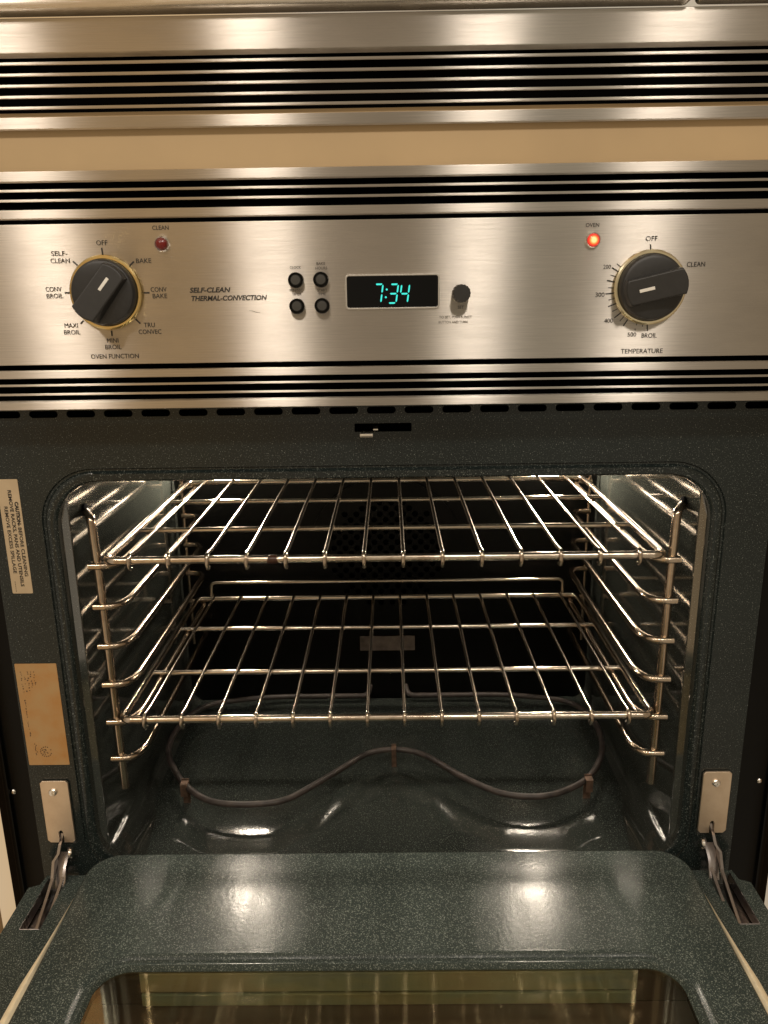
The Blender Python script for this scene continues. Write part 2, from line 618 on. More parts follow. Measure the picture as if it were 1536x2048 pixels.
LABEL2 = label_mat('stained_foil_label', (0.50, 0.365, 0.19), (0.58, 0.43, 0.24), (0.44, 0.18, 0.022))

# ------------------------------------------------------------------ large structure: cabinet
cab = empty('kitchen_cabinet', (0, 0.03, -0.9), 'beige kitchen cabinet framing the oven, its rail showing between the two vents', 'cabinet')
obj('rail', box(-0.60, 0.60, 0.0075, 0.028, 0.1122, 0.160, 0.001), WOOD, cab)
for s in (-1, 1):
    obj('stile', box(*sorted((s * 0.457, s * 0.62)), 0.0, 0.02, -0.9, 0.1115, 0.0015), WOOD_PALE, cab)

# ------------------------------------------------------------------ upper appliance
up = empty('upper_appliance', (0, 0.02, 0.1456), 'stainless built in appliance above the oven with a vent of five thin slats', 'appliance')
HW = 0.43
obj('trim_band', box(-HW, HW, 0.0, 0.016, 0.2050, 0.2313, 0.0012), STEEL_BAR, up)
obj('trim_bar', box(-HW, HW, 0.0, 0.0065, 0.1456, 0.1551, 0.001), STEEL_BAR, up)
slat0 = obj('vent_slat', box(-HW, HW, 0.001, 0.0032, 0.1963, 0.1985, 0.0005), STEEL_BAR, up)
for k in range(1, 5):
    dup(slat0, dz=-0.00865 * k)
obj('vent_recess', box(-HW, HW, 0.0285, 0.035, 0.1475, 0.240), VOID, up)
obj('door_panel', box(-HW, 0.2655, -0.012, 0.012, 0.2345, 0.34, 0.005, 4), STEEL_DOOR, up)
obj('control_side_panel', box(0.2705, HW, -0.012, 0.012, 0.2350, 0.34, 0.005, 4), STEEL_DOOR, up)

# ------------------------------------------------------------------ the wall oven
BODY = 0.045
oven = empty('wall_oven', (0, BODY, -0.72), 'stainless wall oven with open door, clock showing 7:34 and two black knobs', 'oven')

# vents and bars of the stainless front
obj('trim_bar', box(-HW, HW, 0.0, 0.010, 0.1032, 0.1116, 0.0009), STEEL_BAR, oven)
slat = obj('vent_slat', box(-HW, HW, 0.001, 0.0032, 0.0947, 0.0968, 0.0005), STEEL_BAR, oven)
dup(slat, dz=-0.0083)
obj('trim_bar', box(-HW, HW, 0.0, 0.012, 0.0721, 0.0796, 0.0009), STEEL_BAR, oven)
obj('trim_bar', box(-HW, HW, 0.0, 0.012, -0.0700, -0.0630, 0.0009), STEEL_BAR, oven)
slat = obj('vent_slat', box(-HW, HW, 0.001, 0.0032, -0.0775, -0.0755, 0.0005), STEEL_BAR, oven)
dup(slat, dz=-0.0086)
obj('trim_bar', box(-HW, HW, 0.0, 0.016, -0.0996, -0.0925, 0.0009), STEEL_BAR, oven)
obj('vent_recess', box(-HW, HW, 0.024, 0.042, -0.0975, 0.1112), VOID, oven)
panel = obj('control_panel', box(-HW, HW, 0.0, 0.014, -0.0574, 0.0674, 0.0010), STEEL, oven)

# speckled body face with its row of vent slots
slots = [rrect(k * 0.0381 - 0.0146, k * 0.0381 + 0.0146, -0.1137, -0.1066, 0.0034, 5) for k in range(-10, 11)]
latch_hole = rrect(-0.0275, 0.0305, -0.1322, -0.1235, 0.0012, 3)
ringA = rrect(-0.3590, 0.3590, -0.672, -0.1668, 0.060, 14)
plate = fill2d([[(-0.4130, -0.72), (0.4050, -0.72), (0.4050, -0.062), (-0.4130, -0.062)], ringA, latch_hole] + slots, 0.002)
upright(plate, BODY + 0.001)
bmf = bmesh.new()
bm_add(bmf, plate)
def loop3(x, zt, zb, r, y):
    return [(a, y, b) for a, b in rrect(-x, x, zb, zt, r, 14)]
rings = [loop3(0.3590, -0.1668, -0.672, 0.060, BODY), loop3(0.3578, -0.1680, -0.671, 0.059, BODY + 0.0018),
         loop3(0.3560, -0.1698, -0.669, 0.0575, BODY + 0.0022), loop3(0.3545, -0.1712, -0.667, 0.056, BODY + 0.0006),
         loop3(0.3530, -0.1726, -0.665, 0.055, BODY - 0.0006), loop3(0.3470, -0.1785, -0.658, 0.051, BODY - 0.0006),
         loop3(0.3448, -0.1802, -0.655, 0.050, BODY + 0.0006), loop3(0.3438, -0.1812, -0.653, 0.050, BODY + 0.003)]
bm = loft(rings)
merge(bmf, bm)
bmesh.ops.recalc_face_normals(bmf, faces=bmf.faces[:])
obj('front_frame', bmf, ENAMEL, oven, 40)
obj('vent_recess', box(-0.41, 0.41, BODY + 0.02, BODY + 0.024, -0.145, -0.09), VOID, oven)

rings = [loop3(0.3438, -0.1812, -0.653, 0.050, BODY + 0.003), loop3(0.3438, -0.1812, -0.653, 0.050, 0.0555),
         loop3(0.3432, -0.1806, -0.6536, 0.0494, 0.0565), loop3(0.3364, -0.1700, -0.665, (0.048, 0.034, 0.034, 0.048), 0.0590),
         loop3(0.3355, -0.1680, -0.667, (0.048, 0.032, 0.032, 0.048), 0.0610), loop3(0.3355, -0.1680, -0.667, (0.031, 0.030, 0.030, 0.031), 0.168),
         loop3(0.3355, -0.1680, -0.667, (0.028, 0.030, 0.030, 0.028), 0.20), loop3(0.3355, -0.1680, -0.667, (0.028, 0.030, 0.030, 0.028), 0.25),
         loop3(0.3355, -0.1680, -0.667, 0.030, 0.452), loop3(0.3355, -0.1680, -0.667, 0.030, 0.471)]
bm = loft(rings)
cavity = obj('cavity_liner', bm, ENAMEL_CAV, oven, 28)
obj('back_wall', upright(fill2d([rrect(-0.3353, 0.3353, -0.6668, -0.1682, 0.030, 8)], 0.002), 0.4695), ENAMEL_SHADED, cavity, 30)

# pressed floor pan: a low plateau behind an M-shaped step that follows the element
MX = [(-0.34, 0.20), (-0.31, 0.165), (-0.27, 0.108), (-0.22, 0.080), (-0.15, 0.080), (-0.10, 0.115), (-0.055, 0.175), (0.0, 0.200),
      (0.055, 0.175), (0.10, 0.118), (0.15, 0.085), (0.22, 0.082), (0.27, 0.108), (0.31, 0.165), (0.34, 0.20)]
def step_line(x):
    for (xa, ya), (xb, yb) in zip(MX[:-1], MX[1:]):
        if xa <= x <= xb:
            t = (x - xa) / (xb - xa)
            t = t * t * (3 - 2 * t)
            return ya + (yb - ya) * t
    return 0.2
bm = bmesh.new()
nx, ny = 120, 90
grid = []
for j in range(ny + 1):
    row = []
    for i in range(nx + 1):
        x = -0.331 + 0.662 * i / nx
        y = 0.067 + 0.390 * j / ny
        t = max(0.0, min(1.0, (y - step_line(x)) / 0.052))
        e = max(0.0, min(1.0, (0.331 - abs(x)) / 0.02))
        row.append(bm.verts.new((x, y, -0.6660 + 0.0088 * math.sin(t * math.pi / 2) * e)))
    grid.append(row)
for j in range(ny):
    for i in range(nx):
        bm.faces.new((grid[j][i], grid[j][i + 1], grid[j + 1][i + 1], grid[j + 1][i]))
obj('floor_pan', bm, ENAMEL_FLOOR, cavity, 60)

# perforated fan cover on the back wall
fan_holes = []
rowh, pitch = 0.0094, 0.0187
for i in range(-11, 12):
    for j in range(-6, 7):
        hx = (j + (0.5 if i % 2 else 0)) * pitch
        hz = i * rowh
        if math.hypot(hx, hz) < 0.093:
            fan_holes.append([(hx + 0.0050 * math.cos(2 * math.pi * k / 10), hz - 0.40 + 0.0050 * math.sin(2 * math.pi * k / 10)) for k in range(10)])
disc = [(0.125 * math.cos(2 * math.pi * k / 64), -0.40 + 0.125 * math.sin(2 * math.pi * k / 64)) for k in range(64)]
fan = obj('fan_cover', upright(fill2d([disc] + fan_holes, 0.0015), 0.462), ENAMEL_SHADED, oven, 40)
obj('fan_opening', lathe([(0.118, 0.0), (0.118, 0.0006)], 0, -0.40, 48, 0.4682), VOID, fan)

# two lamps high on the back wall
for s in (-1, 1):
    lp = obj('oven_lamp', lathe([(0.034, 0.0), (0.034, 0.004), (0.030, 0.008), (0.024, 0.008)], s * 0.257, -0.212, 32, 0.468), CHROME, oven)
    obj('lamp_lens', lathe([(0.023, 0.004), (0.021, 0.013), (0.014, 0.020), (0.006, 0.023)], s * 0.257, -0.212, 24, 0.468), LAMP, lp)

# bake element
def element_point(u, v, z=-0.628):
    d = CAM_F + CAM_R * ((u - 768.0) / FPX) + CAM_D * ((v - 1024.0) / FPX)
    return CAM_POS + d * (z / d.z)
front = [(-0.232, 0.133), (-0.180, 0.127), (-0.134, 0.133), (-0.082, 0.186), (-0.030, 0.246), (0.010, 0.256), (0.050, 0.243), (0.100, 0.184), (0.150, 0.143), (0.206, 0.137)]
zE = -0.628
path = [(-0.030, 0.466, zE - 0.010), (-0.034, 0.446, zE - 0.018), (-0.20, 0.446, zE - 0.018), (-0.300, 0.40, zE - 0.006), (-0.322, 0.32, zE), (-0.320, 0.25, zE), (-0.275, 0.172, zE)]
path += [(x, y, zE) for x, y in front]
path += [(0.268, 0.172, zE), (0.308, 0.242, zE), (0.318, 0.32, zE), (0.300, 0.40, zE - 0.006), (0.20, 0.446, zE - 0.018), (0.034, 0.446, zE - 0.018), (0.030, 0.466, zE - 0.010)]
elem = obj('heating_element', tube(fillet(path, 0.045, 8), 0.0042, 12), ELEMENT, oven, 60)
def bracket(x, y, w):
    bm = bmesh.new()
    add_box(bm, x - w, x + w, y + 0.004, y + 0.0055, -0.6655, zE + 0.008, 0.0003, 1)
    add_box(bm, x - w, x + w, y - 0.006, y + 0.0055, zE + 0.0045, zE + 0.006, 0.0003, 1)
    add_box(bm, x - w * 0.9, x + w * 0.9, y - 0.0075, y - 0.006, zE - 0.012, zE + 0.006, 0.0003, 1)
    return bm
obj('support_bracket', bracket(-0.272, 0.170, 0.005), RUST, elem)
obj('support_bracket', bracket(0.0085, 0.250, 0.0035), RUST, elem)
obj('support_bracket', bracket(0.268, 0.172, 0.005), RUST, elem)
obj('terminal_plate', box(-0.046, 0.046, 0.465, 0.4680, -0.573, -0.547, 0.001), DULL, elem)

# latch
bm = bmesh.new()
add_box(bm, -0.0215, -0.0085, 0.026, 0.058, -0.1348, -0.1330, 0.0005)
add_box(bm, -0.0215, -0.0085, 0.026, 0.028, -0.1348, -0.1310, 0.0005)
add_box(bm, -0.0085, -0.0035, 0.040, 0.060, -0.1300, -0.1284, 0.0004)
obj('door_latch', bm, CHROME, oven)

# side trims
for s in (-1, 1):
    x0, x1 = (-0.4555, -0.4135) if s < 0 else (0.4055, 0.4555)
    bm = box(x0, x1, BODY + 0.003, BODY + 0.02, -0.9, 0.10, 0.001)
    xr = x0 + 0.014 if s < 0 else x1 - 0.014
    add_box(bm, xr - 0.003, xr + 0.003, BODY - 0.002, BODY + 0.004, -0.9, 0.098, 0.0012)
    st = obj('side_trim', bm, BLACK, oven)
    c = at(25, 1586, BODY) if s < 0 else at(1521, 1564, BODY)
    bm = lathe([(0.0032, 0.0), (0.0030, 0.0012), (0.0020, 0.0022), (0.0008, 0.0026)], c.x, c.z, 16, BODY + 0.003)
    obj('screw', bm, CHROME, st)

# ------------------------------------------------------------------ control panel fittings
def sector(cx, cz, ang, wide, r):
    """outline of a bar of width wide across a disc of radius r, turned clockwise by ang"""
    a = math.asin(wide / r)
    pts = [(r * math.sin(t), r * math.cos(t)) for t in [(-a + 2 * a * k / 8) for k in range(9)]]
    pts += [(-x, -z) for x, z in pts]
    c, s = math.cos(ang), math.sin(ang)
    return [(cx + x * c + z * s, cz - x * s + z * c) for x, z in pts]

def knob(u, v, ang, ring_mat, name_label):
    p = at(u, v)
    cx, cz = p.x, p.z
    kn = obj('control_knob', lathe([(0.0290, 0.0015), (0.0295, 0.004), (0.0290, 0.0105), (0.0275, 0.0130), (0.0250, 0.0142), (0.0150, 0.0152), (0.001, 0.0154)], cx, cz, 48), KNOB, oven, 30, name_label)
    ring = [(cx + 0.0308 * math.cos(2 * math.pi * k / 56), -0.0026, cz + 0.0308 * math.sin(2 * math.pi * k / 56)) for k in range(56)]
    obj('knob_ring', tube(ring, 0.0025, 10, True), ring_mat, kn)
    # grip: a blade across the skirt, higher at its tail
    out = sector(0, 0, 0, 0.0128, 0.0274)
    bm = bmesh.new()
    lo = [bm.verts.new((x * 1.0, -0.009, z)) for x, z in out]
    hi = []
    for x, z in out:
        h = 0.0250 - 0.0045 * (z / 0.0296)
        hi.append(bm.verts.new((x * 0.88, -h, z * 0.955)))
    n = len(out)
    for k in range(n):
        bm.faces.new((lo[k], lo[(k + 1) % n], hi[(k + 1) % n], hi[k]))
    top = bm.faces.new(hi)
    bmesh.ops.recalc_face_normals(bm, faces=bm.faces[:])
    bmesh.ops.bevel(bm, geom=list(top.edges), offset=0.0016, segments=3, affect='EDGES', profile=0.5)
    rot = Matrix.Translation((cx, 0, cz)) @ Matrix.Rotation(ang, 4, 'Y')
    bm.transform(rot)
    obj('knob_grip', bm, KNOB, kn, 35)
    slope = math.atan(0.0045 / 0.0296)
    bm = box(-0.0014, 0.0014, -0.0004, 0.0006, -0.0066, 0.0066, 0.0002, 1)
    zc = 0.0090
    bm.transform(rot @ Matrix.Translation((0, -(0.0250 - 0.0045 * zc / 0.0283), zc)) @ Matrix.Rotation(-slope, 4, 'X'))
    obj('pointer_mark', bm, WHITE, kn)
    return kn
knob(214, 585.5, R(38), BRASS, 'black knob with brass ring turned to bake')
knob(1298, 575, R(-103), PALE_BRASS, 'black knob with pale ring turned past 300')

def indicator(u, v, mat, label):
    p = at(u, v)
    b = obj('indicator_light', lathe([(0.0067, 0.0), (0.0067, 0.0022), (0.0058, 0.0034), (0.0052, 0.0030)], p.x, p.z, 32, 0.0, False), CHROME, oven, 30, label)
    obj('lens', lathe([(0.0053, 0.0), (0.0052, 0.0032), (0.0042, 0.0050), (0.0022, 0.0060), (0.0006, 0.0062)], p.x, p.z, 28), mat, b)
indicator(324.5, 488.5, RED, 'unlit dark red indicator')
indicator(1185, 480.5, LIT, 'glowing orange indicator')

for (u, v) in ((592.5, 560.5), (642.5, 559.5), (595, 612.5), (645, 611.5)):
    p = at(u, v)
    b = obj('push_button', lathe([(0.0069, 0.0), (0.0069, 0.0060), (0.0064, 0.0068), (0.0052, 0.0068), (0.0050, 0.0050)], p.x, p.z, 32, 0.0, False), BLACK, oven)
    obj('button_cap', lathe([(0.0049, 0.003), (0.0048, 0.0062), (0.0040, 0.0070), (0.0015, 0.0072)], p.x, p.z, 28), BUTTON, b)

p = at(921, 587)
bm = bmesh.new()
n = 64
prof = [(0.0078, 0.0), (0.0078, 0.0135), (0.0072, 0.0150), (0.0035, 0.0151)]
rgs = []
for r, h in prof:
    rgs.append([bm.verts.new((p.x + (r + (0.00035 if k % 4 < 2 and r > 0.007 else 0)) * math.cos(2 * math.pi * k / n), -h, p.z + (r + (0.00035 if k % 4 < 2 and r > 0.007 else 0)) * math.sin(2 * math.pi * k / n))) for k in range(n)])
for A, B in zip(rgs[:-1], rgs[1:]):
    for k in range(n):
        bm.faces.new((A[k], A[(k + 1) % n], B[(k + 1) % n], B[k]))
bm.faces.new(rgs[-1])
bmesh.ops.recalc_face_normals(bm, faces=bm.faces[:])
obj('setting_knob', bm, KNOB, oven, 20)

# clock
tl, br = at(690.5, 550), at(878.5, 616)
x0, x1, z0, z1 = tl.x, br.x, br.z, tl.z
dsp = obj('clock_display', upright(fill2d([rrect(x0 + 0.0008, x1 - 0.0008, z0 + 0.0008, z1 - 0.0008, 0.0025, 4)], 0.0006), -0.0004), DISPLAY, oven)
obj('display_rim', upright(fill2d([rrect(x0, x1, z0, z1, 0.0032, 5), rrect(x0 + 0.0009, x1 - 0.0009, z0 + 0.0009, z1 - 0.0009, 0.0024, 5)], 0.0016, 0.0003), -0.0004), FRAME_METAL, dsp)
SEG = {'7': 'abc', '3': 'abgcd', '4': 'fgbc'}
def digit(ch, cx, cz, w, h):
    bm = bmesh.new()
    t = 0.0009
    def quad(pts):
        vs = [bm.verts.new((cx + x + (z * 0.14), -0.0010, cz + z)) for x, z in pts]
        f = bm.faces.new(vs)
        return f
    g = 0.0006
    def hor(z):
        quad([(-w / 2 + g, z), (-w / 2 + g + t, z - t), (w / 2 - g - t, z - t), (w / 2 - g, z), (w / 2 - g - t * 0.6, z + t * 0.6), (-w / 2 + g + t * 0.6, z + t * 0.6)])
    def ver(x, za, zb):
        quad([(x, za + g), (x + t * 0.75, za + g + t), (x + t * 0.75, zb - g - t), (x, zb - g), (x - t * 0.75, zb - g - t), (x - t * 0.75, za + g + t)])
    for s in SEG[ch]:
        if s == 'a': hor(h / 2)
        if s == 'g': hor(0)
        if s == 'd': hor(-h / 2)
        if s == 'b': ver(w / 2, 0, h / 2)
        if s == 'c': ver(w / 2, -h / 2, 0)
        if s == 'f': ver(-w / 2, 0, h / 2)
        if s == 'e': ver(-w / 2, -h / 2, 0)
    return bm
for ch, u in (('7', 756), ('3', 786.5), ('4', 809)):
    p = at(u, 587)
    obj('clock_digit', digit(ch, p.x, p.z, 0.0072, 0.0165), CYAN, dsp, 0)
bm = bmesh.new()
for v in (579, 594.5):
    p = at(773.5 - (v - 579) * 0.12, v)
    add_lathe(bm, [(0.0009, 0.0006), (0.0009, 0.0010)], p.x, p.z, 12)
obj('clock_colon', bm, CYAN, dsp, 0)

# printed lettering
CAP = 0.72        # cap height of the built-in face relative to its size
PX = 0.000458
def put(mat, s, u, v, cap_px, width_px=None, shear=0.0, bold=0.0, align='CENTER'):
    """one printed word on the control panel"""
    size = cap_px * PX / CAP
    me = text_mesh(s, size, shear, 0.0002, bold, align)
    xs = [q.co.x for q in me.vertices]
    if width_px:
        k = width_px * PX / (max(xs) - min(xs))
        me.transform(Matrix.Diagonal((k, 1, 1, 1)))
    zs = [q.co.y for q in me.vertices]
    me.transform(Matrix.Translation((0, -(max(zs) + min(zs)) / 2, 0)))
    p = at(u, v)
    upright(me, -0.0003)
    me.transform(Matrix.Translation((p.x, 0, p.z)))
    obj('printed_word', me, mat, panel, 0)
def tick(u0, v0, u1, v1, w=2.6):
    bm = bmesh.new()
    a, b = at(u0, v0), at(u1, v1)
    d = (b - a)
    d.normalize()
    nrm = Vector((-d.z, 0, d.x)) * (w * PX / 2)
    vs = [bm.verts.new(q + Vector((0, -0.0003, 0))) for q in (a + nrm, b + nrm, b - nrm, a - nrm)]
    f = bm.faces.new(vs)
    f.normal_update()
    if f.normal.y > 0:
        f.normal_flip()
    obj('dial_mark', bm, INK, panel, 0)
for s, u, v, c, w in (('OFF', 203.5, 485.5, 9.6, 22), ('SELF-', 118.5, 507, 9.2, 32), ('CLEAN', 120.5, 521.5, 9.2, 38), ('BAKE', 287, 521.5, 9.2, 30),
                      ('CONV', 317, 579, 9.2, 32), ('BAKE', 319.5, 592, 9.2, 29), ('TRU', 299, 650, 9.2, 22), ('CONVEC', 300, 663.5, 9.2, 46),
                      ('MINI', 225.5, 681, 9.2, 23), ('BROIL', 226.5, 694, 9.2, 33), ('OVEN FUNCTION', 230, 712.5, 9.4, 98), ('MAXI', 142.5, 651, 9.2, 27),
                      ('BROIL', 144, 664.5, 9.2, 33), ('CONV', 107, 578.5, 9.2, 32), ('BROIL', 109.5, 592, 9.2, 33), ('CLEAN', 321, 455.5, 8.2, 32),
                      ('OVEN', 1185, 450, 7.6, 26), ('OFF', 1303, 477, 9.4, 23), ('CLEAN', 1392, 528.5, 9.4, 36), ('200', 1214, 533.5, 8.0, 15),
                      ('300', 1199.5, 589.5, 9.2, 18), ('400', 1217, 641.5, 9.2, 17.5), ('500', 1263.5, 669, 8.4, 17.5), ('BROIL', 1298, 671, 9.4, 31),
                      ('TEMPERATURE', 1283.5, 702, 9.6, 85), ('SET', 921.5, 614.5, 6.0, 12)):
    put(INK, s, u, v, c, w)
put(INK, 'SELF-CLEAN', 419, 580, 9.6, 82, 0.22, 0.00016)
put(INK, 'THERMAL-CONVECTION', 457, 596, 9.6, 152, 0.22, 0.00016)
for a in (((558, 180), (564, 222)), ((735, 255), (709, 281)), ((788, 427), (820, 427)), ((744, 571), (770, 596)), ((612, 634), (615, 664)),
          ((459, 579), (443, 597)), ((354, 427), (382, 427)), ((400, 254), (426, 276))):
    (a0, b0), (a1, b1) = a
    tick(a0 / 2.743, 430 + b0 / 2.743, a1 / 2.743, 430 + b1 / 2.743, 3.0)
def rt(a, w):
    (a0, b0), (a1, b1) = a
    tick(1080 + a0 / 3.368, 430 + b0 / 3.368, 1080 + a1 / 3.368, 430 + b1 / 3.368, w)
for a in (((745, 198), (745, 236)), ((485, 355), (530, 383)), ((450, 441), (503, 452)), ((440, 532), (497, 527)), ((458, 618), (512, 596)),
          ((500, 693), (546, 657)), ((560, 747), (590, 705)), ((722, 740), (722, 781))):
    rt(a, 2.4)
for a in (((517, 328), (550, 355)), ((475, 405), (510, 415)), ((458, 490), (500, 492)), ((460, 573), (503, 563)), ((487, 650), (525, 630)),
          ((537, 715), (565, 683)), ((650, 728), (650, 743)), ((640, 765), (640, 779)), ((690, 738), (690, 752))):
    rt(a, 1.5)
GREY_INK = plain('grey_ink', (0.06, 0.05, 0.04), 0.6)
for s, u, v, c, w in (('CLOCK', 590.5, 535, 5.4, 22), ('BAKE', 641.5, 527, 5.4, 17), ('HOURS', 642.5, 536, 5.4, 23), ('MIN/SEC', 592.5, 580.5, 5.4, 26),
                      ('TIMER', 593.5, 588, 5.4, 19), ('START', 644.5, 580.5, 5.4, 19), ('TIME', 644, 588, 5.4, 15)):
    put(GREY_INK, s, u, v, c, w)
put(INK_FAINT, 'TO SET, PUSH FUNCT', 911, 634.5, 5.0, 66)
put(INK_FAINT, 'BUTTON AND TURN', 906, 644, 5.0, 58)

# wear on the front: a scratch and dark scuffs along the bars
def mark(name, parent, pts, w, y, mat):
    bm = bmesh.new()
    row = []
    for i, (u, v) in enumerate(pts):
        p = at(u, v)
        e = w * PX / 2 * (0.35 if i in (0, len(pts) - 1) else 1.0)
        row.append((bm.verts.new((p.x, y, p.z + e)), bm.verts.new((p.x, y, p.z - e))))
    for (a, b), (c, d) in zip(row[:-1], row[1:]):
        f = bm.faces.new((a, b, d, c))
        f.normal_update()
        if f.normal.y > 0:
            f.normal_flip()
    obj(name, bm, mat, parent, 0)
mark('scratch', panel, [(498, 621), (506, 622), (512, 624.5), (521, 625)], 0.9, -0.0003, INK_FAINT)

# ------------------------------------------------------------------ labels on the body face
def body_patch(pts, th=0.0004):
    me = fill2d([pts], th)
    upright(me, BODY - th / 2 - 0.0001)
    return me
c = [(-0.4005, -0.3030), (-0.3785, -0.3030), (-0.3785, -0.1768), (-0.4005, -0.1768)]
cl = obj('caution_label', body_patch(rrect(-0.4005, -0.3785, -0.3030, -0.1768, 0.0012, 3)), LABEL, oven)
bm = bmesh.new()
def vertical_text(s, xr, ztop, zbot, cap, bold):
    me = text_mesh(s, cap / CAP, 0, 0.0002, bold, 'LEFT')
    xs = [q.co.x for q in me.vertices]
    ys = [q.co.y for q in me.vertices]
    k = (ztop - zbot) / (max(xs) - min(xs))
    me.transform(Matrix.Translation((-min(xs), -(max(ys) + min(ys)) / 2, 0)))
    me.transform(Matrix.Diagonal((k, 1, 1, 1)))
    me.transform(Matrix.Rotation(R(-90), 4, 'Z'))
    upright(me, BODY - 0.0007)
    me.transform(Matrix.Translation((xr, 0, ztop)))
    bm_add(bm, me)
vertical_text('CAUTION-', -0.3828, -0.2010, -0.2275, 0.0036, 0.00025)
vertical_text('BEFORE CLEANING', -0.3828, -0.2290, -0.2835, 0.0036, 0.00008)
vertical_text('REMOVE RACKS, PANS AND UTENSILS', -0.3888, -0.1885, -0.2950, 0.0036, 0.00010)
vertical_text('REMOVE EXCESS SPILLAGE', -0.3945, -0.2060, -0.2800, 0.0036, 0.00006)
vertical_text('-----', -0.3962, -0.2890, -0.3010, 0.0018, 0)
obj('label_lettering', bm, INK, cl, 0)

rl = obj('rating_label', body_patch(rrect(-0.4105, -0.3640, -0.5132, -0.3860, 0.0008, 2)), LABEL2, oven, 30, 'worn label with brown stains')
bm = bmesh.new()
def dab(x, z, w, h):
    a = random.uniform(-0.5, 0.5)
    vs = []
    for dx, dz in ((-1, -1), (1, -0.8), (0.8, 1), (-0.9, 0.9)):
        px, pz = dx * w / 2, dz * h / 2
        vs.append(bm.verts.new((x + px * math.cos(a) - pz * math.sin(a), BODY - 0.0007, z + px * math.sin(a) + pz * math.cos(a))))
    f = bm.faces.new(vs)
    f.normal_update()
    if f.normal.y > 0:
        f.normal_flip()
for row in range(5):
    x = -0.4045 + row * 0.0035
    z = -0.396
    while z > (-0.48 if row == 0 else -0.425 + row * 0.003):
        if random.random() < 0.62:
            dab(x + random.uniform(-0.0007, 0.0007), z, random.uniform(0.0005, 0.0017), random.uniform(0.0008, 0.0018))
        z -= random.uniform(0.0016, 0.0036)
for k in range(16):
    a = k * 0.3927
    if random.random() < 0.75:
        dab(-0.3890 + 0.0062 * math.cos(a), -0.4960 + 0.0062 * math.sin(a), 0.0012, 0.0014)
for k in range(12):
    dab(-0.3890 + random.uniform(-0.004, 0.004), -0.4960 + random.uniform(-0.004, 0.004), 0.0012, 0.0011)
for k in range(9):
    dab(-0.4000 + random.uniform(-0.001, 0.001), -0.486 - k * 0.0017, 0.0010, 0.0012)
obj('label_print', bm, plain('label_ink', (0.09, 0.06, 0.035), 0.7), rl, 0)

# ------------------------------------------------------------------ hinges
def ribbon(bm, pts, th):
    """bent flat bar: points of (x, y, z, half height along the face direction (dy, dz))"""
    rows = []
    for (x, y, z, dy, dz) in pts:
        rows.append([bm.verts.new(q) for q in ((x - th, y - dy, z - dz), (x + th, y - dy, z - dz), (x + th, y + dy, z + dz), (x - th, y + dy, z + dz))])
    for A, B in zip(rows[:-1], rows[1:]):
        for k in range(4):
            bm.faces.new((A[k], A[(k + 1) % 4], B[(k + 1) % 4], B[k]))
    bm.faces.new(rows[0][::-1])
    bm.faces.new(rows[-1])

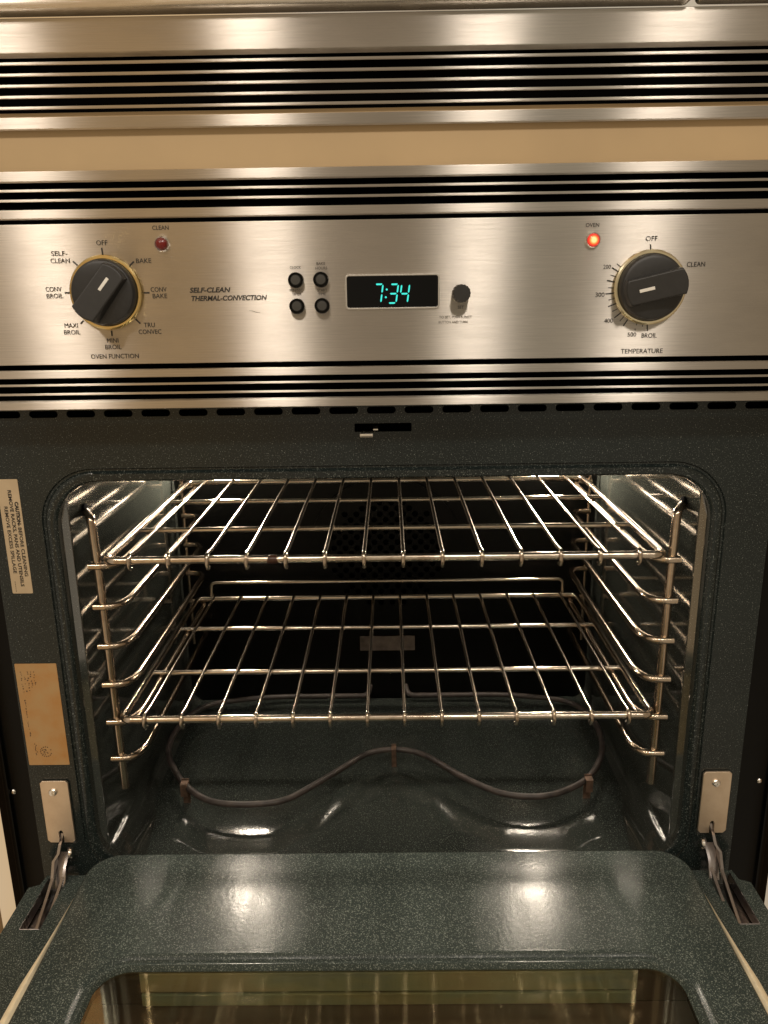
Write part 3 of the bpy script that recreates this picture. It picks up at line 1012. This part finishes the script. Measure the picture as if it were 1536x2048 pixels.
def hinge(s):
    cx = -0.3840 if s < 0 else 0.3785
    zt, zb = (-0.5332, -0.6145) if s < 0 else (-0.5288, -0.6088)
    x0, x1 = cx - 0.0157, cx + 0.0157
    slot_x = cx + s * -0.0005
    out = [(x0 + 0.003, zb), (slot_x - 0.003, zb), (slot_x - 0.003, zb + 0.013), (slot_x - 0.0015, zb + 0.016), (slot_x + 0.0015, zb + 0.016),
           (slot_x + 0.003, zb + 0.013), (slot_x + 0.003, zb), (x1 - 0.003, zb), (x1, zb + 0.003), (x1, zt - 0.0025), (x1 - 0.0025, zt), (x0 + 0.0025, zt), (x0, zt - 0.0025), (x0, zb + 0.003)]
    h = obj('door_hinge', upright(fill2d([out], 0.003, 0.0006), BODY - 0.0025), HINGE, oven, 30)
    sx, sz = cx + (-0.002 if s < 0 else -0.001), zt - 0.0135
    bm = lathe([(0.0048, 0.0), (0.0047, 0.0014), (0.0038, 0.0024), (0.0018, 0.0029)], sx, sz, 24, BODY - 0.004)
    add_box(bm, sx - 0.0030, sx + 0.0030, BODY - 0.0072, BODY - 0.006, sz - 0.0005, sz + 0.0005, 0, 1, 1)
    add_box(bm, sx - 0.0005, sx + 0.0005, BODY - 0.0072, BODY - 0.006, sz - 0.0030, sz + 0.0030, 0, 1, 1)
    obj('screw', bm, [CHROME, VOID], h)
    # arm: two bent plates joined by a web, running from the slot down into the door
    for (nm, off) in (('outer', 1), ('inner', -1)):
        bm = bmesh.new()
        o = s * off
        if off > 0:
            pts = [(slot_x, BODY + 0.012, zb + 0.010, 0.004, 0.003), (slot_x, BODY - 0.006, zb + 0.006, 0.005, 0.004),
                   (slot_x + s * 0.001, BODY - 0.011, zb - 0.004, 0.005, 0.003), (slot_x + s * 0.0065, BODY - 0.013, zb - 0.013, 0.006, 0.002),
                   (slot_x + s * 0.0075, BODY - 0.016, zb - 0.026, 0.007, 0.002), (slot_x + s * 0.0070, BODY - 0.024, zb - 0.034, 0.006, 0.005)]
        else:
            pts = [(slot_x - s * 0.0055, BODY + 0.006, zb - 0.008, 0.006, 0.002), (slot_x - s * 0.0055, BODY - 0.012, zb - 0.020, 0.006, 0.003),
                   (slot_x - s * 0.0052, BODY - 0.018, zb - 0.029, 0.006, 0.004), (slot_x - s * 0.0045, BODY - 0.026, zb - 0.036, 0.005, 0.005)]
        e = pts[-1]
        base = e[0]
        xe = slot_x + (s * 0.005 if off > 0 else -s * 0.003)
        for k in range(1, 6):
            t = k / 5
            pts.append((base + (xe - base) * t, e[1] - 0.062 * t, e[2] - 0.026 * t ** 0.8, 0.0025, 0.0055))
        ribbon(bm, pts, 0.0016)
        if off > 0:
            ribbon(bm, [(slot_x, BODY - 0.004, zb - 0.020, 0.001, 0.006), (slot_x + s * 0.0005, BODY - 0.022, zb - 0.044, 0.002, 0.005)], 0.0058)
        bmesh.ops.recalc_face_normals(bm, faces=bm.faces[:])
        obj('hinge_arm', bm, HINGE_ARM, h, 35)
    rx = slot_x - s * 0.0085
    bm = bmesh.new()
    n = 20
    prof = [(0.0060, 0.0), (0.0060, 0.0025), (0.0051, 0.0035), (0.0015, 0.0036)]
    rr_ = [[bm.verts.new((rx - s * hh, BODY - 0.006 + r * math.cos(2 * math.pi * k / n), zb - 0.013 + r * math.sin(2 * math.pi * k / n))) for k in range(n)] for r, hh in prof]
    for A, B in zip(rr_[:-1], rr_[1:]):
        for k in range(n):
            bm.faces.new((A[k], A[(k + 1) % n], B[(k + 1) % n], B[k]))
    bm.faces.new(rr_[-1])
    bm.faces.new(rr_[0])
    bmesh.ops.recalc_face_normals(bm, faces=bm.faces[:])
    obj('rivet', bm, CHROME, h, 30)
for s in (-1, 1):
    hinge(s)

# ------------------------------------------------------------------ open door
ZP, ZL = -0.656, -0.632
out = [(-0.4175, -0.50), (0.4175, -0.50), (0.4175, 0.015), (0.4060, 0.020), (0.4040, 0.035), (-0.4040, 0.035), (-0.4060, 0.020), (-0.4175, 0.015)]
slotsd = [rrect(*sorted((s * 0.3775, s * 0.4000)), -0.0475, 0.031, 0.001, 2) for s in (-1, 1)]
me = fill2d([out, rrect(-0.30, 0.30, -0.42, -0.1105, 0.03, 6)] + slotsd, 0.003, 0.0004)
me.transform(Matrix.Translation((0, 0, ZP - 0.0015)))
door = obj('oven_door', me, ENAMEL_DOOR, oven, 40)
bm = bmesh.new()
add_box(bm, -0.4170, 0.4170, -0.4995, 0.012, ZP - 0.034, ZP - 0.031)
for s in (-1, 1):
    add_box(bm, *sorted((s * 0.4165, s * 0.4145)), -0.4995, 0.012, ZP - 0.0308, ZP - 0.0035)
    add_box(bm, *sorted((s * 0.3755, s * 0.3770)), -0.05, 0.034, ZP - 0.0308, ZP - 0.0035)
    add_box(bm, *sorted((s * 0.4005, s * 0.4020)), -0.05, 0.034, ZP - 0.0308, ZP - 0.0035)
obj('outer_shell', bm, BLACK, door)
for s in (-1, 1):
    x0, x1 = sorted((s * 0.3780, s * 0.3997))
    bm = bmesh.new()
    add_box(bm, *sorted((s * 0.3990, s * 0.4001)), -0.0472, 0.030, ZP - 0.012, ZP + 0.0012, 0.0003, 1)
    add_box(bm, x0, x1, -0.0472, 0.030, ZP - 0.016, ZP - 0.0145)
    add_box(bm, x0, x1, -0.0482, -0.0472, ZP - 0.012, ZP + 0.0008, 0.0003, 1)
    obj('hinge_slot_liner', bm, HINGE_ARM, door)

def dl(x, ya, yb, r, z):
    return [(a, b, z) for a, b in rrect(-x, x, yb, ya, r, 14)]
YN = -0.47
rings = [dl(0.3470, 0.0435, YN - 0.002, 0.036, ZP + 0.0003), dl(0.3470, 0.0435, YN - 0.002, 0.036, ZL - 0.006), dl(0.3464, 0.0429, YN - 0.0014, 0.0354, ZL - 0.0030),
         dl(0.3448, 0.0412, YN, 0.0338, ZL - 0.0008), dl(0.3425, 0.0390, YN + 0.002, 0.032, ZL),
         dl(0.2990, -0.1040, YN + 0.045, 0.046, ZL), dl(0.2970, -0.1060, YN + 0.047, 0.044, ZL + 0.0012), dl(0.2945, -0.1085, YN + 0.050, 0.042, ZL + 0.0010),
         dl(0.2920, -0.1110, YN + 0.052, 0.040, ZL - 0.0022), dl(0.2900, -0.1135, YN + 0.054, 0.038, ZL - 0.0030), dl(0.2880, -0.1160, YN + 0.056, 0.036, ZL - 0.0012),
         dl(0.2855, -0.1185, YN + 0.058, 0.034, ZL - 0.0014), dl(0.2835, -0.1205, YN + 0.060, 0.032, ZL - 0.0045), dl(0.2825, -0.1212, YN + 0.061, 0.031, ZL - 0.0075)]
bm = loft(rings)
bmesh.ops.recalc_face_normals(bm, faces=bm.faces[:])
obj('inner_panel', bm, ENAMEL_DOOR, door, 50)
me = fill2d([rrect(-0.2820, 0.2820, YN + 0.061, -0.1217, 0.030, 12)], 0.004)
me.transform(Matrix.Translation((0, 0, ZL - 0.0085)))
obj('window_glass', me, GLASS, door, 30)
# what shows under the pane: the far wall of the hollow door with its two spacer bars, and the dark outer glass
YW = -0.1190
obj('window_spacer', box(-0.247, 0.247, YW, YW + 0.004, ZL - 0.0350, ZL - 0.0120, 0.0008), OLIVE, door)
obj('window_spacer', box(-0.247, 0.247, YW, YW + 0.004, ZL - 0.0520, ZL - 0.0385, 0.0008), SLATE, door)
obj('window_well', box(-0.30, 0.30, YW + 0.005, YW + 0.007, ZL - 0.054, ZL - 0.0085), OUTER_GLASS, door)
obj('outer_glass', box(-0.30, 0.30, YN + 0.05, YW + 0.004, ZL - 0.0565, ZL - 0.0530, 0.0005, 1), OUTER_GLASS, door)
for s in (-1, 1):  # tapered pale strips modelled in place of a reflection beside the inner panel
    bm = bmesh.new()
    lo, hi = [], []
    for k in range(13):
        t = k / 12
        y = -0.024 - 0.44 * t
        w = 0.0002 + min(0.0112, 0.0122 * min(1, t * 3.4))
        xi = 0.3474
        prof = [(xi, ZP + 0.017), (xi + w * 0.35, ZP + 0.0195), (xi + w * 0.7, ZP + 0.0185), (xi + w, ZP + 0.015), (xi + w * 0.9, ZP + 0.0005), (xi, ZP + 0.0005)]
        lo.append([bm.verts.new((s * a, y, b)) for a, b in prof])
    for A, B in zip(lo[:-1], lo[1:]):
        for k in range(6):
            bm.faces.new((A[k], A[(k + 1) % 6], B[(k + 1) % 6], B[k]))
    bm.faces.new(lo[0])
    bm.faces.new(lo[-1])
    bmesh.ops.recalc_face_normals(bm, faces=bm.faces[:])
    obj('edge_reflection_strip', bm, EDGE_REFLECTION, door, 40)

# ------------------------------------------------------------------ rack supports (lift-out wire ladders)
def rack_support(s, label):
    t = empty('rack_support', (s * 0.32, 0.26, -0.564), label, 'rack support', 'wire rack supports on the cavity walls')
    X = lambda a: s * a
    post = fillet([(X(0.3350), 0.1000, -0.2270), (X(0.3285), 0.0905, -0.2270), (X(0.3197), 0.0768, -0.2290), (X(0.3185), 0.0750, -0.2400), (X(0.3170), 0.075, -0.30), (X(0.3150), 0.075, -0.564)], 0.007, 6)
    obj('post', tube(post, 0.0049, 14), ROD_SUP, t, 60)
    rear = fillet([(X(0.334), 0.452, -0.222), (X(0.320), 0.452, -0.230), (X(0.320), 0.452, -0.55)], 0.01, 5)
    obj('post', tube(rear, 0.0030, 10), ROD_SUP, t, 60)
    z0 = -0.2815
    pr = fillet([(X(0.3245), 0.0690, z0), (X(0.3010), 0.0690, z0), (X(0.2920), 0.092, z0), (X(0.2920), 0.43, z0), (X(0.3000), 0.447, z0), (X(0.3220), 0.4475, z0)],
                [0, 0.014, 0.014, 0.012, 0.012, 0], 6)
    r0 = obj('rung', tube(pr, 0.0042, 12), ROD_SUP, t, 60)
    for k in range(1, 6):
        dup(r0, dz=-0.0479 * k)
    bm = bmesh.new()
    add_lathe(bm, [(0.0075, 0.0), (0.0075, 0.002), (0.005, 0.003)], 0, 0, 20)
    bm.transform(Matrix.Translation((X(0.3353), 0.1000, -0.2255)) @ Matrix.Rotation(R(-90) * s, 4, 'Z'))
    obj('wall_grommet', bm, VOID, t)
    return t
rack_support(-1, 'wire rack support ladder on the wall beside the paper labels')
rack_support(1, 'wire rack support ladder on the wall under the temperature knob')

# ------------------------------------------------------------------ oven racks
def oven_rack(label):
    zr = -0.2738
    yf, yb = 0.064, 0.440
    t = empty('oven_rack', (0, 0.25, zr - 0.0045), label, 'oven rack', 'wire oven racks')
    hw = 0.3050
    fr = fillet([(0.0, yf, zr), (hw, yf, zr), (hw, yb, zr), (-hw, yb, zr), (-hw, yf, zr), (0.0, yf, zr)], 0.013, 6)
    bm = bmesh.new()
    add_tube(bm, fr, 0.0045, 12)
    bmesh.ops.recalc_face_normals(bm, faces=bm.faces[:])
    obj('rack_frame', bm, ROD, t, 60)
    bar = obj('cross_bar', tube([(-hw + 0.002, 0.1835, zr - 0.001), (hw - 0.002, 0.1835, zr - 0.001)], 0.0033, 10), ROD, t, 60)
    dup(bar, dy=0.139)
    wr = 0.0023
    zw = zr + 0.0042 + wr * 0.7
    pts = [(0, yb + 0.003, zr + 0.005), (0, yb - 0.012, zw - 0.0022), (0, yf + 0.02, zw - 0.001)]
    Rw = 0.0042 + wr * 0.9
    for k in range(0, 13):
        a = R(90 + 200 * k / 12)
        pts.append((0, yf + Rw * math.cos(a), zr - 0.0014 + Rw * 1.30 * math.sin(a)))
    wire = obj('rack_wire', tube([(p[0] - 6.5 * 0.0426, p[1], p[2]) for p in pts], wr, 8), ROD, t, 60)
    for k in range(1, 14):
        dup(wire, dx=0.0426 * k)
    bs = fillet([(-0.282, yb + 0.002, zr - 0.002), (-0.282, yb + 0.004, zr + 0.026), (0.282, yb + 0.004, zr + 0.026), (0.282, yb + 0.002, zr - 0.002)], 0.008, 5)
    obj('back_stop', tube(bs, 0.0028, 10), ROD, t, 60)
    return t
rack = oven_rack('shiny upper wire oven rack level with the caution label')
rack2 = dup(rack, dz=-0.0479 * 4, dy=-0.004)
rack2['label'] = 'lower wire oven rack just above the curved heating element'
obj('burnt_spill', tube([(-0.1290 + 0.0018 * k, 0.064, -0.2740) for k in range(10)], lambda t: 0.0040 + 0.0011 * math.sin(math.pi * t), 12),
    plain('burnt_spill', (0.045, 0.016, 0.006), 0.3, var=0.5, scale=200), rack, 60)
